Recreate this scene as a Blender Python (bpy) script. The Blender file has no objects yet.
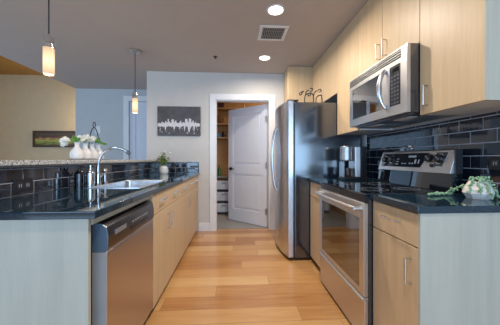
import bpy, bmesh, math, random
from mathutils import Vector, Matrix
random.seed(7)
sc = bpy.context.scene
COL = sc.collection
R = math.radians

# ------------------------------------------------------------------ camera
YAW = 0.059
cam_d = bpy.data.cameras.new('camera')
cam = bpy.data.objects.new('camera', cam_d); COL.objects.link(cam)
cam.location = (0, 0, 1.123)
cam.rotation_euler = (math.pi/2, 0, -YAW)
cam_d.sensor_width = 36; cam_d.lens = 240.4/500*36
cam_d.shift_y = -3.3/500
cam_d.clip_start = 0.03
sc.camera = cam

# ------------------------------------------------------------------ sky, daylight, exposure
w = bpy.data.worlds.new('sky'); sc.world = w; w.use_nodes = True
bg = w.node_tree.nodes['Background']
bg.inputs[0].default_value = (0.50, 0.70, 1.0, 1); bg.inputs[1].default_value = 1.0

def area_light(name, loc, rot, sx, sy, power, col, spread=180, parent=None):
    d = bpy.data.lights.new(name, 'AREA'); d.shape = 'RECTANGLE'; d.size = sx; d.size_y = sy
    d.energy = power; d.color = col; d.spread = R(spread)
    o = bpy.data.objects.new(name, d); COL.objects.link(o); o.location = loc; o.rotation_euler = rot
    return o
SKY = (0.42, 0.68, 1.0)
area_light('daylight_rear_window', (-3.0, -3.45, 1.25), (R(90), 0, 0), 3.0, 2.2, 125, SKY)
area_light('daylight_rear_window', (1.05, -3.45, 1.25), (R(90), 0, 0), 3.3, 2.2, 135, SKY)
area_light('daylight_side_window', (-5.02, 2.3, 1.35), (0, R(-90), 0), 1.9, 2.4, 42, SKY)  # daylight at an unseen side opening, added to light the hall
WARM = (1.0, 0.88, 0.75)

sc.view_settings.view_transform = 'Standard'; sc.view_settings.look = 'None'
sc.view_settings.exposure = -0.1; sc.view_settings.gamma = 1.0
sc.view_settings.use_curve_mapping = False
sc.cycles.use_denoising = True
sc.cycles.max_bounces = 8; sc.cycles.diffuse_bounces = 5; sc.cycles.glossy_bounces = 5
sc.cycles.sample_clamp_indirect = 6
sc.cycles.caustics_reflective = False; sc.cycles.caustics_refractive = False

# ------------------------------------------------------------------ materials
MATS = {}
def base_mat(name):
    m = bpy.data.materials.new(name); m.use_nodes = True
    MATS[name] = m
    return m, m.node_tree.nodes, m.node_tree.links, m.node_tree.nodes['Principled BSDF']
def plain(name, col, rough=0.5, metal=0.0, spec=0.5, ior=1.5, bump=0, bscale=60, coat=0, emit=None, es=0, vary=0.06, vscale=8, stretch=(1, 1, 1)):
    m, N, L, P = base_mat(name)
    P.inputs['Roughness'].default_value = rough; P.inputs['Metallic'].default_value = metal
    P.inputs['IOR'].default_value = ior; P.inputs['Specular IOR Level'].default_value = spec; P.inputs['Coat Weight'].default_value = coat
    tc = N.new('ShaderNodeTexCoord'); mp = N.new('ShaderNodeMapping'); mp.inputs['Scale'].default_value = stretch
    L.new(tc.outputs['Object'], mp.inputs[0])
    ns = N.new('ShaderNodeTexNoise'); ns.inputs['Scale'].default_value = vscale; ns.inputs['Detail'].default_value = 4
    L.new(mp.outputs[0], ns.inputs[0])
    rp = N.new('ShaderNodeValToRGB')
    rp.color_ramp.elements[0].position = 0.3; rp.color_ramp.elements[1].position = 0.7
    rp.color_ramp.elements[0].color = [c*(1-vary) for c in col]+[1]
    rp.color_ramp.elements[1].color = [min(1, c*(1+vary)) for c in col]+[1]
    L.new(ns.outputs['Fac'], rp.inputs[0]); L.new(rp.outputs[0], P.inputs['Base Color'])
    if bump:
        n2 = N.new('ShaderNodeTexNoise'); n2.inputs['Scale'].default_value = bscale; n2.inputs['Detail'].default_value = 3
        L.new(mp.outputs[0], n2.inputs[0])
        b = N.new('ShaderNodeBump'); b.inputs['Strength'].default_value = bump; b.inputs['Distance'].default_value = 0.01
        L.new(n2.outputs['Fac'], b.inputs['Height']); L.new(b.outputs[0], P.inputs['Normal'])
    if emit:
        P.inputs['Emission Color'].default_value = (*emit, 1); P.inputs['Emission Strength'].default_value = es
    return m
def wood(name, c1, c2, rough=0.42, grain=(14, 14, 1.0), knots=0.0, coat=0.0):
    m, N, L, P = base_mat(name)
    P.inputs['Roughness'].default_value = rough; P.inputs['Coat Weight'].default_value = coat
    P.inputs['Specular IOR Level'].default_value = 0.35
    tc = N.new('ShaderNodeTexCoord'); oi = N.new('ShaderNodeObjectInfo')
    ad = N.new('ShaderNodeVectorMath'); ad.operation = 'ADD'
    L.new(tc.outputs['Object'], ad.inputs[0]); 
    ml = N.new('ShaderNodeMath'); ml.operation = 'MULTIPLY'; ml.inputs[1].default_value = 13.0
    L.new(oi.outputs['Random'], ml.inputs[0]); L.new(ml.outputs[0], ad.inputs[1])
    mp = N.new('ShaderNodeMapping'); mp.inputs['Scale'].default_value = grain; L.new(ad.outputs[0], mp.inputs[0])
    n1 = N.new('ShaderNodeTexNoise'); n1.inputs['Scale'].default_value = 1.6; n1.inputs['Detail'].default_value = 6; n1.inputs['Distortion'].default_value = 0.6
    n2 = N.new('ShaderNodeTexNoise'); n2.inputs['Scale'].default_value = 9; n2.inputs['Detail'].default_value = 3
    L.new(mp.outputs[0], n1.inputs[0]); L.new(mp.outputs[0], n2.inputs[0])
    mx = N.new('ShaderNodeMix'); mx.inputs[0].default_value = 0.25
    L.new(n1.outputs['Fac'], mx.inputs[2]); L.new(n2.outputs['Fac'], mx.inputs[3])
    rp = N.new('ShaderNodeValToRGB'); e = rp.color_ramp.elements
    e[0].position = 0.3; e[0].color = (*c2, 1); e[1].position = 0.68; e[1].color = (*c1, 1)
    L.new(mx.outputs[0], rp.inputs[0]); L.new(rp.outputs[0], P.inputs['Base Color'])
    return m
def steel(name, col=(0.56, 0.56, 0.57), rough=0.28, stretch=(2, 120, 120), bump=0.03):
    m, N, L, P = base_mat(name)
    P.inputs['Metallic'].default_value = 1; P.inputs['Base Color'].default_value = (*col, 1)
    tc = N.new('ShaderNodeTexCoord'); mp = N.new('ShaderNodeMapping'); mp.inputs['Scale'].default_value = stretch
    ns = N.new('ShaderNodeTexNoise'); ns.inputs['Scale'].default_value = 4
    L.new(tc.outputs['Object'], mp.inputs[0]); L.new(mp.outputs[0], ns.inputs[0])
    mr = N.new('ShaderNodeMapRange'); mr.inputs['To Min'].default_value = rough*0.8; mr.inputs['To Max'].default_value = rough*1.25
    L.new(ns.outputs['Fac'], mr.inputs[0]); L.new(mr.outputs[0], P.inputs['Roughness'])
    return m
def speckle(name, cols, scale=220, rough=0.1):
    m, N, L, P = base_mat(name)
    P.inputs['Roughness'].default_value = rough; P.inputs['IOR'].default_value = 1.65
    tc = N.new('ShaderNodeTexCoord')
    v = N.new('ShaderNodeTexVoronoi'); v.inputs['Scale'].default_value = scale
    L.new(tc.outputs['Object'], v.inputs[0])
    sp = N.new('ShaderNodeSeparateColor'); L.new(v.outputs['Color'], sp.inputs[0])
    rp = N.new('ShaderNodeValToRGB'); rp.color_ramp.interpolation = 'CONSTANT'
    els = rp.color_ramp.elements
    while len(els) < len(cols): els.new(0.5)
    for i, (p, c) in enumerate(cols): els[i].position = p; els[i].color = (*c, 1)
    L.new(sp.outputs[0], rp.inputs[0]); L.new(rp.outputs[0], P.inputs['Base Color'])
    return m

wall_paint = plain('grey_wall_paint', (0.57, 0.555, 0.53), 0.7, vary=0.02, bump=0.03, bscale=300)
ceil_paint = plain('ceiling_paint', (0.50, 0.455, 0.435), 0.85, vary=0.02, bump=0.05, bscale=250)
blue_paint = plain('pale_blue_wall_paint', (0.50, 0.525, 0.54), 0.7, vary=0.02)
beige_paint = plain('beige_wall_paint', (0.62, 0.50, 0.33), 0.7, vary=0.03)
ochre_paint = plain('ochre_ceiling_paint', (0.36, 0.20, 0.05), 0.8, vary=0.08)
tan_paint = plain('tan_pantry_paint', (0.50, 0.30, 0.13), 0.7, vary=0.05)
white_paint = plain('white_trim_paint', (0.74, 0.75, 0.77), 0.4, vary=0.015)
door_paint = plain('white_door_paint', (0.66, 0.69, 0.77), 0.4, vary=0.015)
maple = wood('maple_veneer', (0.63, 0.475, 0.30), (0.52, 0.375, 0.22))
pale_maple = wood('whitewashed_maple_panel', (0.475, 0.465, 0.395), (0.395, 0.39, 0.33), grain=(10, 10, 0.8))  # paler, greyer wood tone for the end panels
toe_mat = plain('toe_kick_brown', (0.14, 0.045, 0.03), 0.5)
granite = speckle('black_granite', [(0, (0.007, 0.026, 0.045)), (0.80, (0.011, 0.036, 0.060)), (0.95, (0.03, 0.05, 0.075))], 260, 0.035)  # base tinted blue to stand in for sky reflected in the edges
granite_grey = speckle('speckled_grey_granite', [(0, (0.55, 0.54, 0.50)), (0.3, (0.72, 0.71, 0.67)), (0.62, (0.38, 0.37, 0.36)), (0.80, (0.06, 0.06, 0.06)), (0.90, (0.7, 0.69, 0.66))], 190, 0.15)
tile_mat = plain('black_glazed_tile', (0.016, 0.019, 0.030), 0.04, ior=1.75, vary=0.25)
grout = plain('dark_grey_grout', (0.50, 0.51, 0.57), 0.6)
ss = steel('brushed_steel', (0.62, 0.61, 0.61), 0.37, (120, 2, 120))
ss_v = steel('brushed_steel_upright', (0.58, 0.58, 0.60), 0.27, (120, 120, 2))
ss_warm = steel('brushed_steel_dishwasher', (0.52, 0.47, 0.45), 0.33, (120, 2, 120))
ss_dark = steel('dark_steel', (0.20, 0.20, 0.215), 0.3, (120, 2, 120))
chrome = steel('chrome', (0.75, 0.76, 0.78), 0.10, (1, 1, 1))
nickel = steel('satin_nickel', (0.55, 0.54, 0.53), 0.3, (30, 30, 30))
blk_glass = plain('black_glass', (0.005, 0.007, 0.011), 0.03, ior=1.7, vary=0.05)
oven_glass = plain('mirrored_oven_glass', (0.012, 0.010, 0.009), 0.03, ior=3.0, vary=0.05)
blk_plastic = plain('black_plastic', (0.014, 0.014, 0.017), 0.32, vary=0.1)
blk_enamel = plain('black_textured_enamel', (0.010, 0.017, 0.028), 0.13, ior=2.3, bump=0.012, bscale=500, vary=0.1)
blk_iron = plain('black_iron', (0.012, 0.012, 0.014), 0.5)
grey_plastic = plain('grey_plastic', (0.25, 0.26, 0.28), 0.4)
key_mat = plain('dim_key_print', (0.10, 0.105, 0.12), 0.5)
socket_mat = plain('dark_brown_plastic', (0.05, 0.04, 0.04), 0.3)
white_mark = plain('pale_print', (0.55, 0.60, 0.68), 0.5)
under_mat = plain('grey_cabinet_underside', (0.78, 0.77, 0.76), 0.5)
porcelain = plain('white_porcelain', (0.80, 0.80, 0.80), 0.12, vary=0.01)
pot_white = plain('white_ceramic_pot', (0.74, 0.68, 0.63), 0.4, vary=0.03)
petal = plain('white_petal', (0.82, 0.82, 0.74), 0.6, vary=0.05, vscale=40)
leaf = plain('green_leaf', (0.09, 0.24, 0.035), 0.5, vary=0.35, vscale=60)
pearl_leaf = plain('pale_green_bead_leaf', (0.27, 0.44, 0.26), 0.42, vary=0.35, vscale=70)
frost = plain('frosted_lamp_glass', (0.35, 0.26, 0.16), 0.3, emit=(1.0, 0.62, 0.26), es=0.75)
lens = plain('ceiling_lamp_lens', (0.9, 0.9, 0.88), 0.4, emit=(1.0, 0.95, 0.86), es=7)
canvas_mat = plain('charcoal_canvas', (0.085, 0.085, 0.095), 0.8, vary=0.2, vscale=14, bump=0.1, bscale=300)
sky_white = plain('white_paint_print', (0.60, 0.60, 0.62), 0.7, vary=0.08, vscale=40)
dark_wood = plain('dark_brown_wood', (0.06, 0.03, 0.015), 0.45, vary=0.3, vscale=20, stretch=(1, 1, 1))
brown = plain('brown_basket', (0.16, 0.07, 0.02), 0.7, vary=0.3, vscale=40)
red_box = plain('dark_red_box', (0.055, 0.02, 0.02), 0.6)
green_glass = plain('green_bottle_glass', (0.05, 0.16, 0.03), 0.1)
blue_plastic = plain('blue_tub', (0.04, 0.20, 0.42), 0.4)
shelf_wood = plain('tan_shelf', (0.50, 0.33, 0.17), 0.6)
bin_white = plain('translucent_white_plastic', (0.60, 0.64, 0.68), 0.35)
cord_mat = plain('black_cord', (0.02, 0.02, 0.022), 0.6)
grille_dark = plain('dark_duct', (0.02, 0.02, 0.02), 0.9)
zinc = plain('zinc_threshold', (0.35, 0.22, 0.12), 0.4)

def glow_glass():
    m = MATS['frosted_lamp_glass']; N, L = m.node_tree.nodes, m.node_tree.links; P = N['Principled BSDF']
    tc = N.new('ShaderNodeTexCoord'); sp = N.new('ShaderNodeSeparateXYZ'); L.new(tc.outputs['Generated'], sp.inputs[0])
    rp = N.new('ShaderNodeValToRGB'); e = rp.color_ramp.elements
    e[0].position = 0.0; e[0].color = (.35, .30, .25, 1); e[1].position = 1.0; e[1].color = (.55, .36, .20, 1)
    k = e.new(.12); k.color = (.8, .5, .24, 1); k = e.new(.5); k.color = (1.0, .86, .55, 1); k = e.new(.75); k.color = (.9, .62, .32, 1)
    L.new(sp.outputs['Z'], rp.inputs[0]); L.new(rp.outputs[0], P.inputs['Emission Color']); P.inputs['Emission Strength'].default_value = 1.15
glow_glass()
def floor_material():
    m, N, L, P = base_mat('maple_plank_floor')
    tc = N.new('ShaderNodeTexCoord')
    br = N.new('ShaderNodeTexBrick'); br.offset = 0.0
    br.inputs['Color1'].default_value = (0, 0, 0, 1); br.inputs['Color2'].default_value = (1, 1, 1, 1)
    br.inputs['Mortar'].default_value = (0.5, 0.5, 0.5, 1)
    br.inputs['Scale'].default_value = 1; br.inputs['Mortar Size'].default_value = 0.0012; br.inputs['Mortar Smooth'].default_value = 0.2
    br.inputs['Brick Width'].default_value = 1.5; br.inputs['Row Height'].default_value = 0.165
    sx = N.new('ShaderNodeSeparateXYZ'); L.new(tc.outputs['Object'], sx.inputs[0])
    dv = N.new('ShaderNodeMath'); dv.operation = 'DIVIDE'; dv.inputs[1].default_value = 0.165; L.new(sx.outputs['Y'], dv.inputs[0])
    fl = N.new('ShaderNodeMath'); fl.operation = 'FLOOR'; L.new(dv.outputs[0], fl.inputs[0])
    wh = N.new('ShaderNodeTexWhiteNoise'); wh.noise_dimensions = '1D'; L.new(fl.outputs[0], wh.inputs['W'])
    sh = N.new('ShaderNodeMath'); sh.operation = 'MULTIPLY_ADD'; sh.inputs[1].default_value = 1.5
    L.new(wh.outputs['Value'], sh.inputs[0]); L.new(sx.outputs['X'], sh.inputs[2])
    cb = N.new('ShaderNodeCombineXYZ'); L.new(sh.outputs[0], cb.inputs['X']); L.new(sx.outputs['Y'], cb.inputs['Y'])
    L.new(cb.outputs[0], br.inputs[0])
    mp = N.new('ShaderNodeMapping'); mp.inputs['Scale'].default_value = (1.3, 11, 1)
    L.new(tc.outputs['Object'], mp.inputs[0])
    n1 = N.new('ShaderNodeTexNoise'); n1.noise_dimensions = '4D'; n1.inputs['Scale'].default_value = 2.2; n1.inputs['Detail'].default_value = 6; n1.inputs['Distortion'].default_value = 0.8
    L.new(mp.outputs[0], n1.inputs[0])
    mw = N.new('ShaderNodeMath'); mw.operation = 'MULTIPLY'; mw.inputs[1].default_value = 20
    L.new(br.outputs['Color'], mw.inputs[0]); L.new(mw.outputs[0], n1.inputs['W'])
    mx = N.new('ShaderNodeMix'); mx.inputs[0].default_value = 0.50
    L.new(br.outputs['Color'], mx.inputs[2]); L.new(n1.outputs['Fac'], mx.inputs[3])
    rp = N.new('ShaderNodeValToRGB'); e = rp.color_ramp.elements
    e[0].position = 0.15; e[0].color = (0.37, 0.145, 0.04, 1)
    e[1].position = 0.85; e[1].color = (0.70, 0.44, 0.195, 1)
    k = e.new(0.45); k.color = (0.57, 0.30, 0.11, 1)
    L.new(mx.outputs[0], rp.inputs[0])
    dk = N.new('ShaderNodeMix'); dk.data_type = 'RGBA'
    L.new(br.outputs['Fac'], dk.inputs[0]); L.new(rp.outputs[0], dk.inputs[6]); dk.inputs[7].default_value = (0.16, 0.07, 0.03, 1)
    L.new(dk.outputs[2], P.inputs['Base Color'])
    P.inputs['Roughness'].default_value = 0.30; P.inputs['Coat Weight'].default_value = 0.45; P.inputs['Coat Roughness'].default_value = 0.12
    b = N.new('ShaderNodeBump'); b.inputs['Strength'].default_value = 0.2; b.inputs['Distance'].default_value = 0.002; b.invert = True
    L.new(br.outputs['Fac'], b.inputs['Height']); L.new(b.outputs[0], P.inputs['Normal'])
    return m
floor_mat = floor_material()
def grid_tile(name, col, mort, size, rough=0.4):
    m, N, L, P = base_mat(name)
    tc = N.new('ShaderNodeTexCoord'); br = N.new('ShaderNodeTexBrick'); br.offset = 0
    br.inputs['Color1'].default_value = (*col, 1); br.inputs['Color2'].default_value = (*[c*1.15 for c in col], 1)
    br.inputs['Mortar'].default_value = (*mort, 1); br.inputs['Scale'].default_value = 1
    br.inputs['Mortar Size'].default_value = 0.004; br.inputs['Brick Width'].default_value = size; br.inputs['Row Height'].default_value = size
    mp = N.new('ShaderNodeMapping'); mp.inputs['Rotation'].default_value = (0, 0, R(45))
    L.new(tc.outputs['Object'], mp.inputs[0]); L.new(mp.outputs[0], br.inputs[0])
    L.new(br.outputs['Color'], P.inputs['Base Color']); P.inputs['Roughness'].default_value = rough
    return m
stone_tile = grid_tile('grey_stone_tile', (0.30, 0.29, 0.28), (0.18, 0.17, 0.16), 0.33)
def landscape_material():
    m, N, L, P = base_mat('painted_meadow')
    tc = N.new('ShaderNodeTexCoord'); sp = N.new('ShaderNodeSeparateXYZ'); L.new(tc.outputs['Generated'], sp.inputs[0])
    ns = N.new('ShaderNodeTexNoise'); ns.inputs['Scale'].default_value = 6; ns.inputs['Detail'].default_value = 5; L.new(tc.outputs['Generated'], ns.inputs[0])
    a = N.new('ShaderNodeMath'); a.operation = 'MULTIPLY_ADD'; a.inputs[1].default_value = 0.75
    sb = N.new('ShaderNodeMath'); sb.operation = 'SUBTRACT'; sb.inputs[1].default_value = 0.2; L.new(sp.outputs['Z'], sb.inputs[0])
    L.new(ns.outputs['Fac'], a.inputs[0]); L.new(sb.outputs[0], a.inputs[2])
    rp = N.new('ShaderNodeValToRGB'); e = rp.color_ramp.elements
    e[0].position = 0.2; e[0].color = (0.10, 0.07, 0.02, 1); e[1].position = 1.15 if False else 1.0; e[1].color = (0.10, 0.06, 0.035, 1)
    for p, c in ((0.42, (0.25, 0.32, 0.05)), (0.62, (0.42, 0.38, 0.10)), (0.74, (0.32, 0.13, 0.05)), (0.84, (0.06, 0.035, 0.025))):
        k = e.new(p); k.color = (*c, 1)
    L.new(a.outputs[0], rp.inputs[0]); L.new(rp.outputs[0], P.inputs['Base Color']); P.inputs['Roughness'].default_value = 0.5
    return m
meadow = landscape_material()

# ------------------------------------------------------------------ mesh helpers
class MB:
    def __init__(s): s.bm = bmesh.new()
    def _add(s, t, M=None):
        if M is not None: bmesh.ops.transform(t, matrix=M, verts=t.verts)
        me = bpy.data.meshes.new('tmp'); t.to_mesh(me); t.free(); s.bm.from_mesh(me); bpy.data.meshes.remove(me)
        return s
    def box(s, x0, x1, y0, y1, z0, z1, bev=0, seg=2, M=None):
        t = bmesh.new()
        x0, x1 = min(x0, x1), max(x0, x1); y0, y1 = min(y0, y1), max(y0, y1)
        v = [t.verts.new(p) for p in ((x0,y0,z0),(x1,y0,z0),(x1,y1,z0),(x0,y1,z0),(x0,y0,z1),(x1,y0,z1),(x1,y1,z1),(x0,y1,z1))]
        for f in ((3,2,1,0),(4,5,6,7),(0,1,5,4),(1,2,6,5),(2,3,7,6),(3,0,4,7)): t.faces.new([v[i] for i in f])
        if bev: bmesh.ops.bevel(t, geom=t.edges[:], offset=bev, segments=seg, profile=0.5, affect='EDGES')
        return s._add(t, M)
    def prism(s, poly, axis, a0, a1, bev=0, seg=2, M=None):
        t = bmesh.new()
        def P(u, v, a): return {'x': (a, u, v), 'y': (u, a, v), 'z': (u, v, a)}[axis]
        A = [t.verts.new(P(u, v, a0)) for u, v in poly]; B = [t.verts.new(P(u, v, a1)) for u, v in poly]
        t.faces.new(A); t.faces.new(B[::-1]); n = len(poly)
        for i in range(n): t.faces.new((A[i], B[i], B[(i+1) % n], A[(i+1) % n]))
        bmesh.ops.recalc_face_normals(t, faces=t.faces[:])
        if bev: bmesh.ops.bevel(t, geom=t.edges[:], offset=bev, segments=seg, profile=0.5, affect='EDGES')
        return s._add(t, M)
    def tube(s, pts, r, seg=10, closed=False, caps=True):
        pts = [Vector(p) for p in pts]; n = len(pts); t = bmesh.new(); rings = []
        rr = r if isinstance(r, (list, tuple)) else [r]*n
        up = None
        for i, p in enumerate(pts):
            if closed: d = pts[(i+1) % n]-pts[i-1]
            else: d = pts[min(i+1, n-1)]-pts[max(i-1, 0)]
            d.normalize()
            if up is None:
                up = Vector((0, 0, 1)) if abs(d.z) < 0.9 else Vector((1, 0, 0))
            u = d.cross(up)
            if u.length < 1e-4: u = d.orthogonal()
            u.normalize(); v = u.cross(d).normalized(); up = v
            rings.append([t.verts.new(p+rr[i]*(math.cos(a)*u+math.sin(a)*v)) for a in [2*math.pi*k/seg for k in range(seg)]])
        m = n if closed else n-1
        for i in range(m):
            A, B = rings[i], rings[(i+1) % n]
            for k in range(seg): t.faces.new((A[k], A[(k+1) % seg], B[(k+1) % seg], B[k]))
        if not closed and caps: t.faces.new(rings[0][::-1]); t.faces.new(rings[-1])
        bmesh.ops.recalc_face_normals(t, faces=t.faces[:])
        return s._add(t)
    def cyl(s, p0, p1, r0, r1=None, seg=20): return s.tube([p0, p1], [r0, r0 if r1 is None else r1], seg)
    def lathe(s, prof, c, seg=28, M=None):
        t = bmesh.new(); rings = []
        for r, z in prof:
            if r < 1e-6: rings.append([t.verts.new((0, 0, z))])
            else: rings.append([t.verts.new((r*math.cos(2*math.pi*k/seg), r*math.sin(2*math.pi*k/seg), z)) for k in range(seg)])
        for A, B in zip(rings, rings[1:]):
            for k in range(seg):
                a = [A[k % len(A)], A[(k+1) % len(A)], B[(k+1) % len(B)], B[k % len(B)]]
                q = []
                for x in a:
                    if x not in q: q.append(x)
                if len(q) > 2: t.faces.new(q)
        bmesh.ops.recalc_face_normals(t, faces=t.faces[:])
        T = Matrix.Translation(c)
        return s._add(t, T @ M if M is not None else T)
    def ball(s, c, rx, ry=None, rz=None, sub=2, M=None):
        t = bmesh.new(); bmesh.ops.create_icosphere(t, subdivisions=sub, radius=1)
        T = Matrix.Translation(c) @ (M if M is not None else Matrix()) @ Matrix.Diagonal((rx, ry or rx, rz or rx, 1))
        return s._add(t, T)
    def build(s, name, mat, parent=None, origin=None, angle=35):
        if parent is not None: org = world_org[parent.name]
        else: org = Vector(origin) if origin is not None else Vector((0, 0, 0))
        bmesh.ops.translate(s.bm, verts=s.bm.verts, vec=-org)
        me = bpy.data.meshes.new(name); s.bm.to_mesh(me); s.bm.free()
        for p in me.polygons: p.use_smooth = True
        me.set_sharp_from_angle(angle=R(angle))
        me.materials.append(mat)
        o = bpy.data.objects.new(name, me); COL.objects.link(o)
        wn = o.modifiers.new('weighted_normals', 'WEIGHTED_NORMAL'); wn.keep_sharp = True; wn.weight = 80
        if parent is not None: o.parent = parent
        else: o.location = org
        world_org[o.name] = org
        return o
world_org = {}
def tag(o, label, cat, group=None, kind=None):
    o['label'] = label; o['category'] = cat
    if group: o['group'] = group
    if kind: o['kind'] = kind
    return o
def thing(name, label, cat, loc, group=None):
    o = bpy.data.objects.new(name, None); COL.objects.link(o); o.location = loc
    o.empty_display_size = 0.1
    world_org[o.name] = Vector(loc)
    return tag(o, label, cat, group)
def struct(name, mb, mat, label=None, parent=None):
    o = mb.build(name, mat, parent); 
    if parent is None: o['kind'] = 'structure'
    if label: o['label'] = label
    return o
def dup(root, loc, label, group=None, watts=None):
    r = root.copy(); COL.objects.link(r); r.location = loc; r['label'] = label
    if group: r['group'] = group
    for ch in list(root.children):
        c = ch.copy(); COL.objects.link(c); c.parent = r
        if watts and c.type == 'LIGHT': c.data = ch.data.copy(); c.data.energy = watts
        for g in list(ch.children):
            d = g.copy(); COL.objects.link(d); d.parent = c
    return r

# ------------------------------------------------------------------ shell of the place
H = 2.48; YB = 3.793; XW = 1.46
XL0, XR0, YR0, YF0 = -5.1, 3.0, -3.5, 5.4
struct('floor', MB().box(XL0-.1, XR0+.1, YR0-.1, YB+.07, -0.06, 0).box(XL0-.1, -1.37, YB+.07, YF0+.1, -0.06, 0), floor_mat)
struct('floor_pantry', MB().box(-1.25, XW, YB+.09, 5.3, -0.06, 0.0), stone_tile)
struct('trim_1', MB().box(-.315, .535, YB+.068, YB+.092, -0.01, 0.004), zinc, 'brown threshold strip in the pantry doorway')
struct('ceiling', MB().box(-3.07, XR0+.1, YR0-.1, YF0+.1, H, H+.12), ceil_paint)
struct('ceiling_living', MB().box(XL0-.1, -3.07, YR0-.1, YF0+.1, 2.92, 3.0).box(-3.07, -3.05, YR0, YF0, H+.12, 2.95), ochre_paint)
DX0, DX1, DZ = -.315, .535, 2.055
struct('wall_back', MB().box(-1.37, DX0, YB, YB+.12, 0, H).box(DX1, XW+.1, YB, YB+.12, 0, H).box(DX0, DX1, YB, YB+.12, DZ, H), wall_paint)
struct('wall_right', MB().box(XW, XW+.1, 0.97, YB, 0, H), wall_paint)
struct('wall_right_corner', MB().box(XW, XR0+.1, .87, .97, 0, H), wall_paint)
struct('wall_right_living', MB().box(XR0, XR0+.1, YR0, .87, 0, H), wall_paint)
struct('wall_left', MB().box(XL0-.1, XL0, YR0, 1.0, 0, 2.92).box(XL0-.1, XL0, 3.6, YF0, 0, 2.92).box(XL0-.1, XL0, 1.0, 3.6, 0, .35).box(XL0-.1, XL0, 1.0, 3.6, 2.35, 2.92), beige_paint)
rw = MB()
rw.box(XL0, XR0, YR0-.1, YR0, 0, .1).box(XL0, XR0, YR0-.1, YR0, 2.4, 2.92)
for a, b in ((XL0, -4.6), (-1.4, -.7), (2.8, XR0)): rw.box(a, b, YR0-.1, YR0, .1, 2.4)
struct('wall_rear', rw, wall_paint)
def window(n, x0, x1):
    m = MB()
    for x in (x0+.03, (x0+x1)/2, x1-.03): m.box(x-.03, x+.03, YR0-.08, YR0-.02, .1, 2.4)
    for z in (.13, 2.37): m.box(x0, x1, YR0-.08, YR0-.02, z-.03, z+.03)
    struct('window_%d' % n, m, white_paint, 'white framed window behind the kitchen')
window(1, -4.6, -1.4); window(2, -.7, 2.8)
# far living area
struct('wall_far', MB().box(XL0, -2.2, YF0, YF0+.1, 0, 2.92), beige_paint)
D2a, D2b, D2z = -2.07, -1.45, 2.25
struct('wall_hall', MB().box(-3.07, D2a, 4.8, 4.92, 0, H).box(D2a, D2b, 4.8, 4.92, D2z, H).box(D2b, -1.37, 4.8, 4.92, 0, H), blue_paint)
struct('wall_hall_return', MB().box(-1.37, -1.25, YB+.12, 5.3, 0, H), wall_paint)
m = MB().box(D2a-.10, D2a, 4.78, 4.80, 0, D2z+.1, .004).box(D2b, D2b+.075, 4.78, 4.80, 0, D2z+.1, .004).box(D2a, D2b, 4.78, 4.80, D2z, D2z+.1, .004)
struct('trim_2', m, white_paint, 'white casing of the hall door beyond the bar')
m = MB().box(D2a+.003, D2b-.003, 4.84, 4.86, .01, D2z-.003)
for a, b in ((D2a+.003, D2a+.11), (D2b-.11, D2b-.003)): m.box(a, b, 4.825, 4.84, .01, D2z-.003)
for z0, z1 in ((.01, .25), (.95, 1.1), (D2z-.14, D2z-.003)): m.box(D2a+.11, D2b-.11, 4.825, 4.84, z0, z1)
struct('door_2', m, door_paint, 'white panelled hall door beyond the bar, partly behind the grey wall')
# pantry shell
struct('wall_pantry', MB().box(-1.25, XW, 5.3, 5.4, 0, H).box(-1.25, -.62, 3.915, 5.3, 0, H), tan_paint)
struct('wall_pantry_right', MB().box(XW, XW+.1, YB, 5.4, 0, H), tan_paint)
# pantry door casing
m = MB()
for a, b in ((DX0-.09, DX0), (DX1, DX1+.09)): m.box(a, b, YB-.018, YB, 0, DZ+.09, .004)
m.box(DX0, DX1, YB-.018, YB, DZ, DZ+.09, .004)
m.box(DX0, DX0+.012, YB, YB+.12, 0, DZ).box(DX1-.012, DX1, YB, YB+.12, 0, DZ).box(DX0+.012, DX1-.012, YB, YB+.12, DZ-.012, DZ)
struct('trim_3', m, white_paint, 'white casing around the pantry doorway')
struct('baseboard_back', MB().box(-.575, DX0-.09, YB-.014, YB, 0, .13, .003).box(DX1+.09, .77, YB-.014, YB, 0, .13, .003), white_paint)
struct('baseboard_hall', MB().box(-3.07, D2a-.1, 4.786, 4.8, 0, .13, .003), white_paint)
# pantry door, ajar
DL, DH, DT = .855, 2.03, .036
m = MB()
st = .11
m.box(0, st, -DT/2, DT/2, .01, DH).box(DL-st, DL, -DT/2, DT/2, .01, DH)
rails = ((.01, .23), (.86, 1.02), (DH-.12, DH))
for z0, z1 in rails: m.box(st, DL-st, -DT/2, DT/2, z0, z1)
for z0, z1 in ((.23, .86), (1.02, DH-.12)):
    m.box(st, DL-st, -.006, .006, z0, z1)
    for sgn in (-1, 1):
        a, b, c, d = st+.035, DL-st-.035, z0+.035, z1-.035
        m.box(a, b, sgn*.006, sgn*.0135, c, d, .006, 1)
dr = bpy.data.objects.new('door_1', None); COL.objects.link(dr); world_org['door_1'] = Vector((0, 0, 0))
dr['kind'] = 'structure'; dr['label'] = 'white two-panel pantry door standing ajar'
slab = m.build('door_leaf', door_paint, dr)
hd = MB()
for sgn in (-1, 1):
    y = sgn*DT/2
    hd.cyl((DL-.065, y, .95), (DL-.065, y+sgn*.012, .95), .030)
    hd.cyl((DL-.065, y+sgn*.01, .95), (DL-.065, y+sgn*.055, .95), .011)
    hd.tube([(DL-.065, y+sgn*.05, .95), (DL-.12, y+sgn*.052, .952), (DL-.175, y+sgn*.05, .945)], [.011, .010, .007])
hd.build('lever_handle', blk_iron, slab)
for z in (.26, 1.02, 1.78):
    MB().cyl((-.006, DT/2, z-.05), (-.006, DT/2, z+.05), .007, seg=10).box(-.001, .03, DT/2, DT/2+.002, z-.05, z+.05).build('hinge', nickel, dr)
dr.location = (DX1-.02, YB+.135, 0); dr.rotation_euler = (0, 0, R(138.5))

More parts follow.
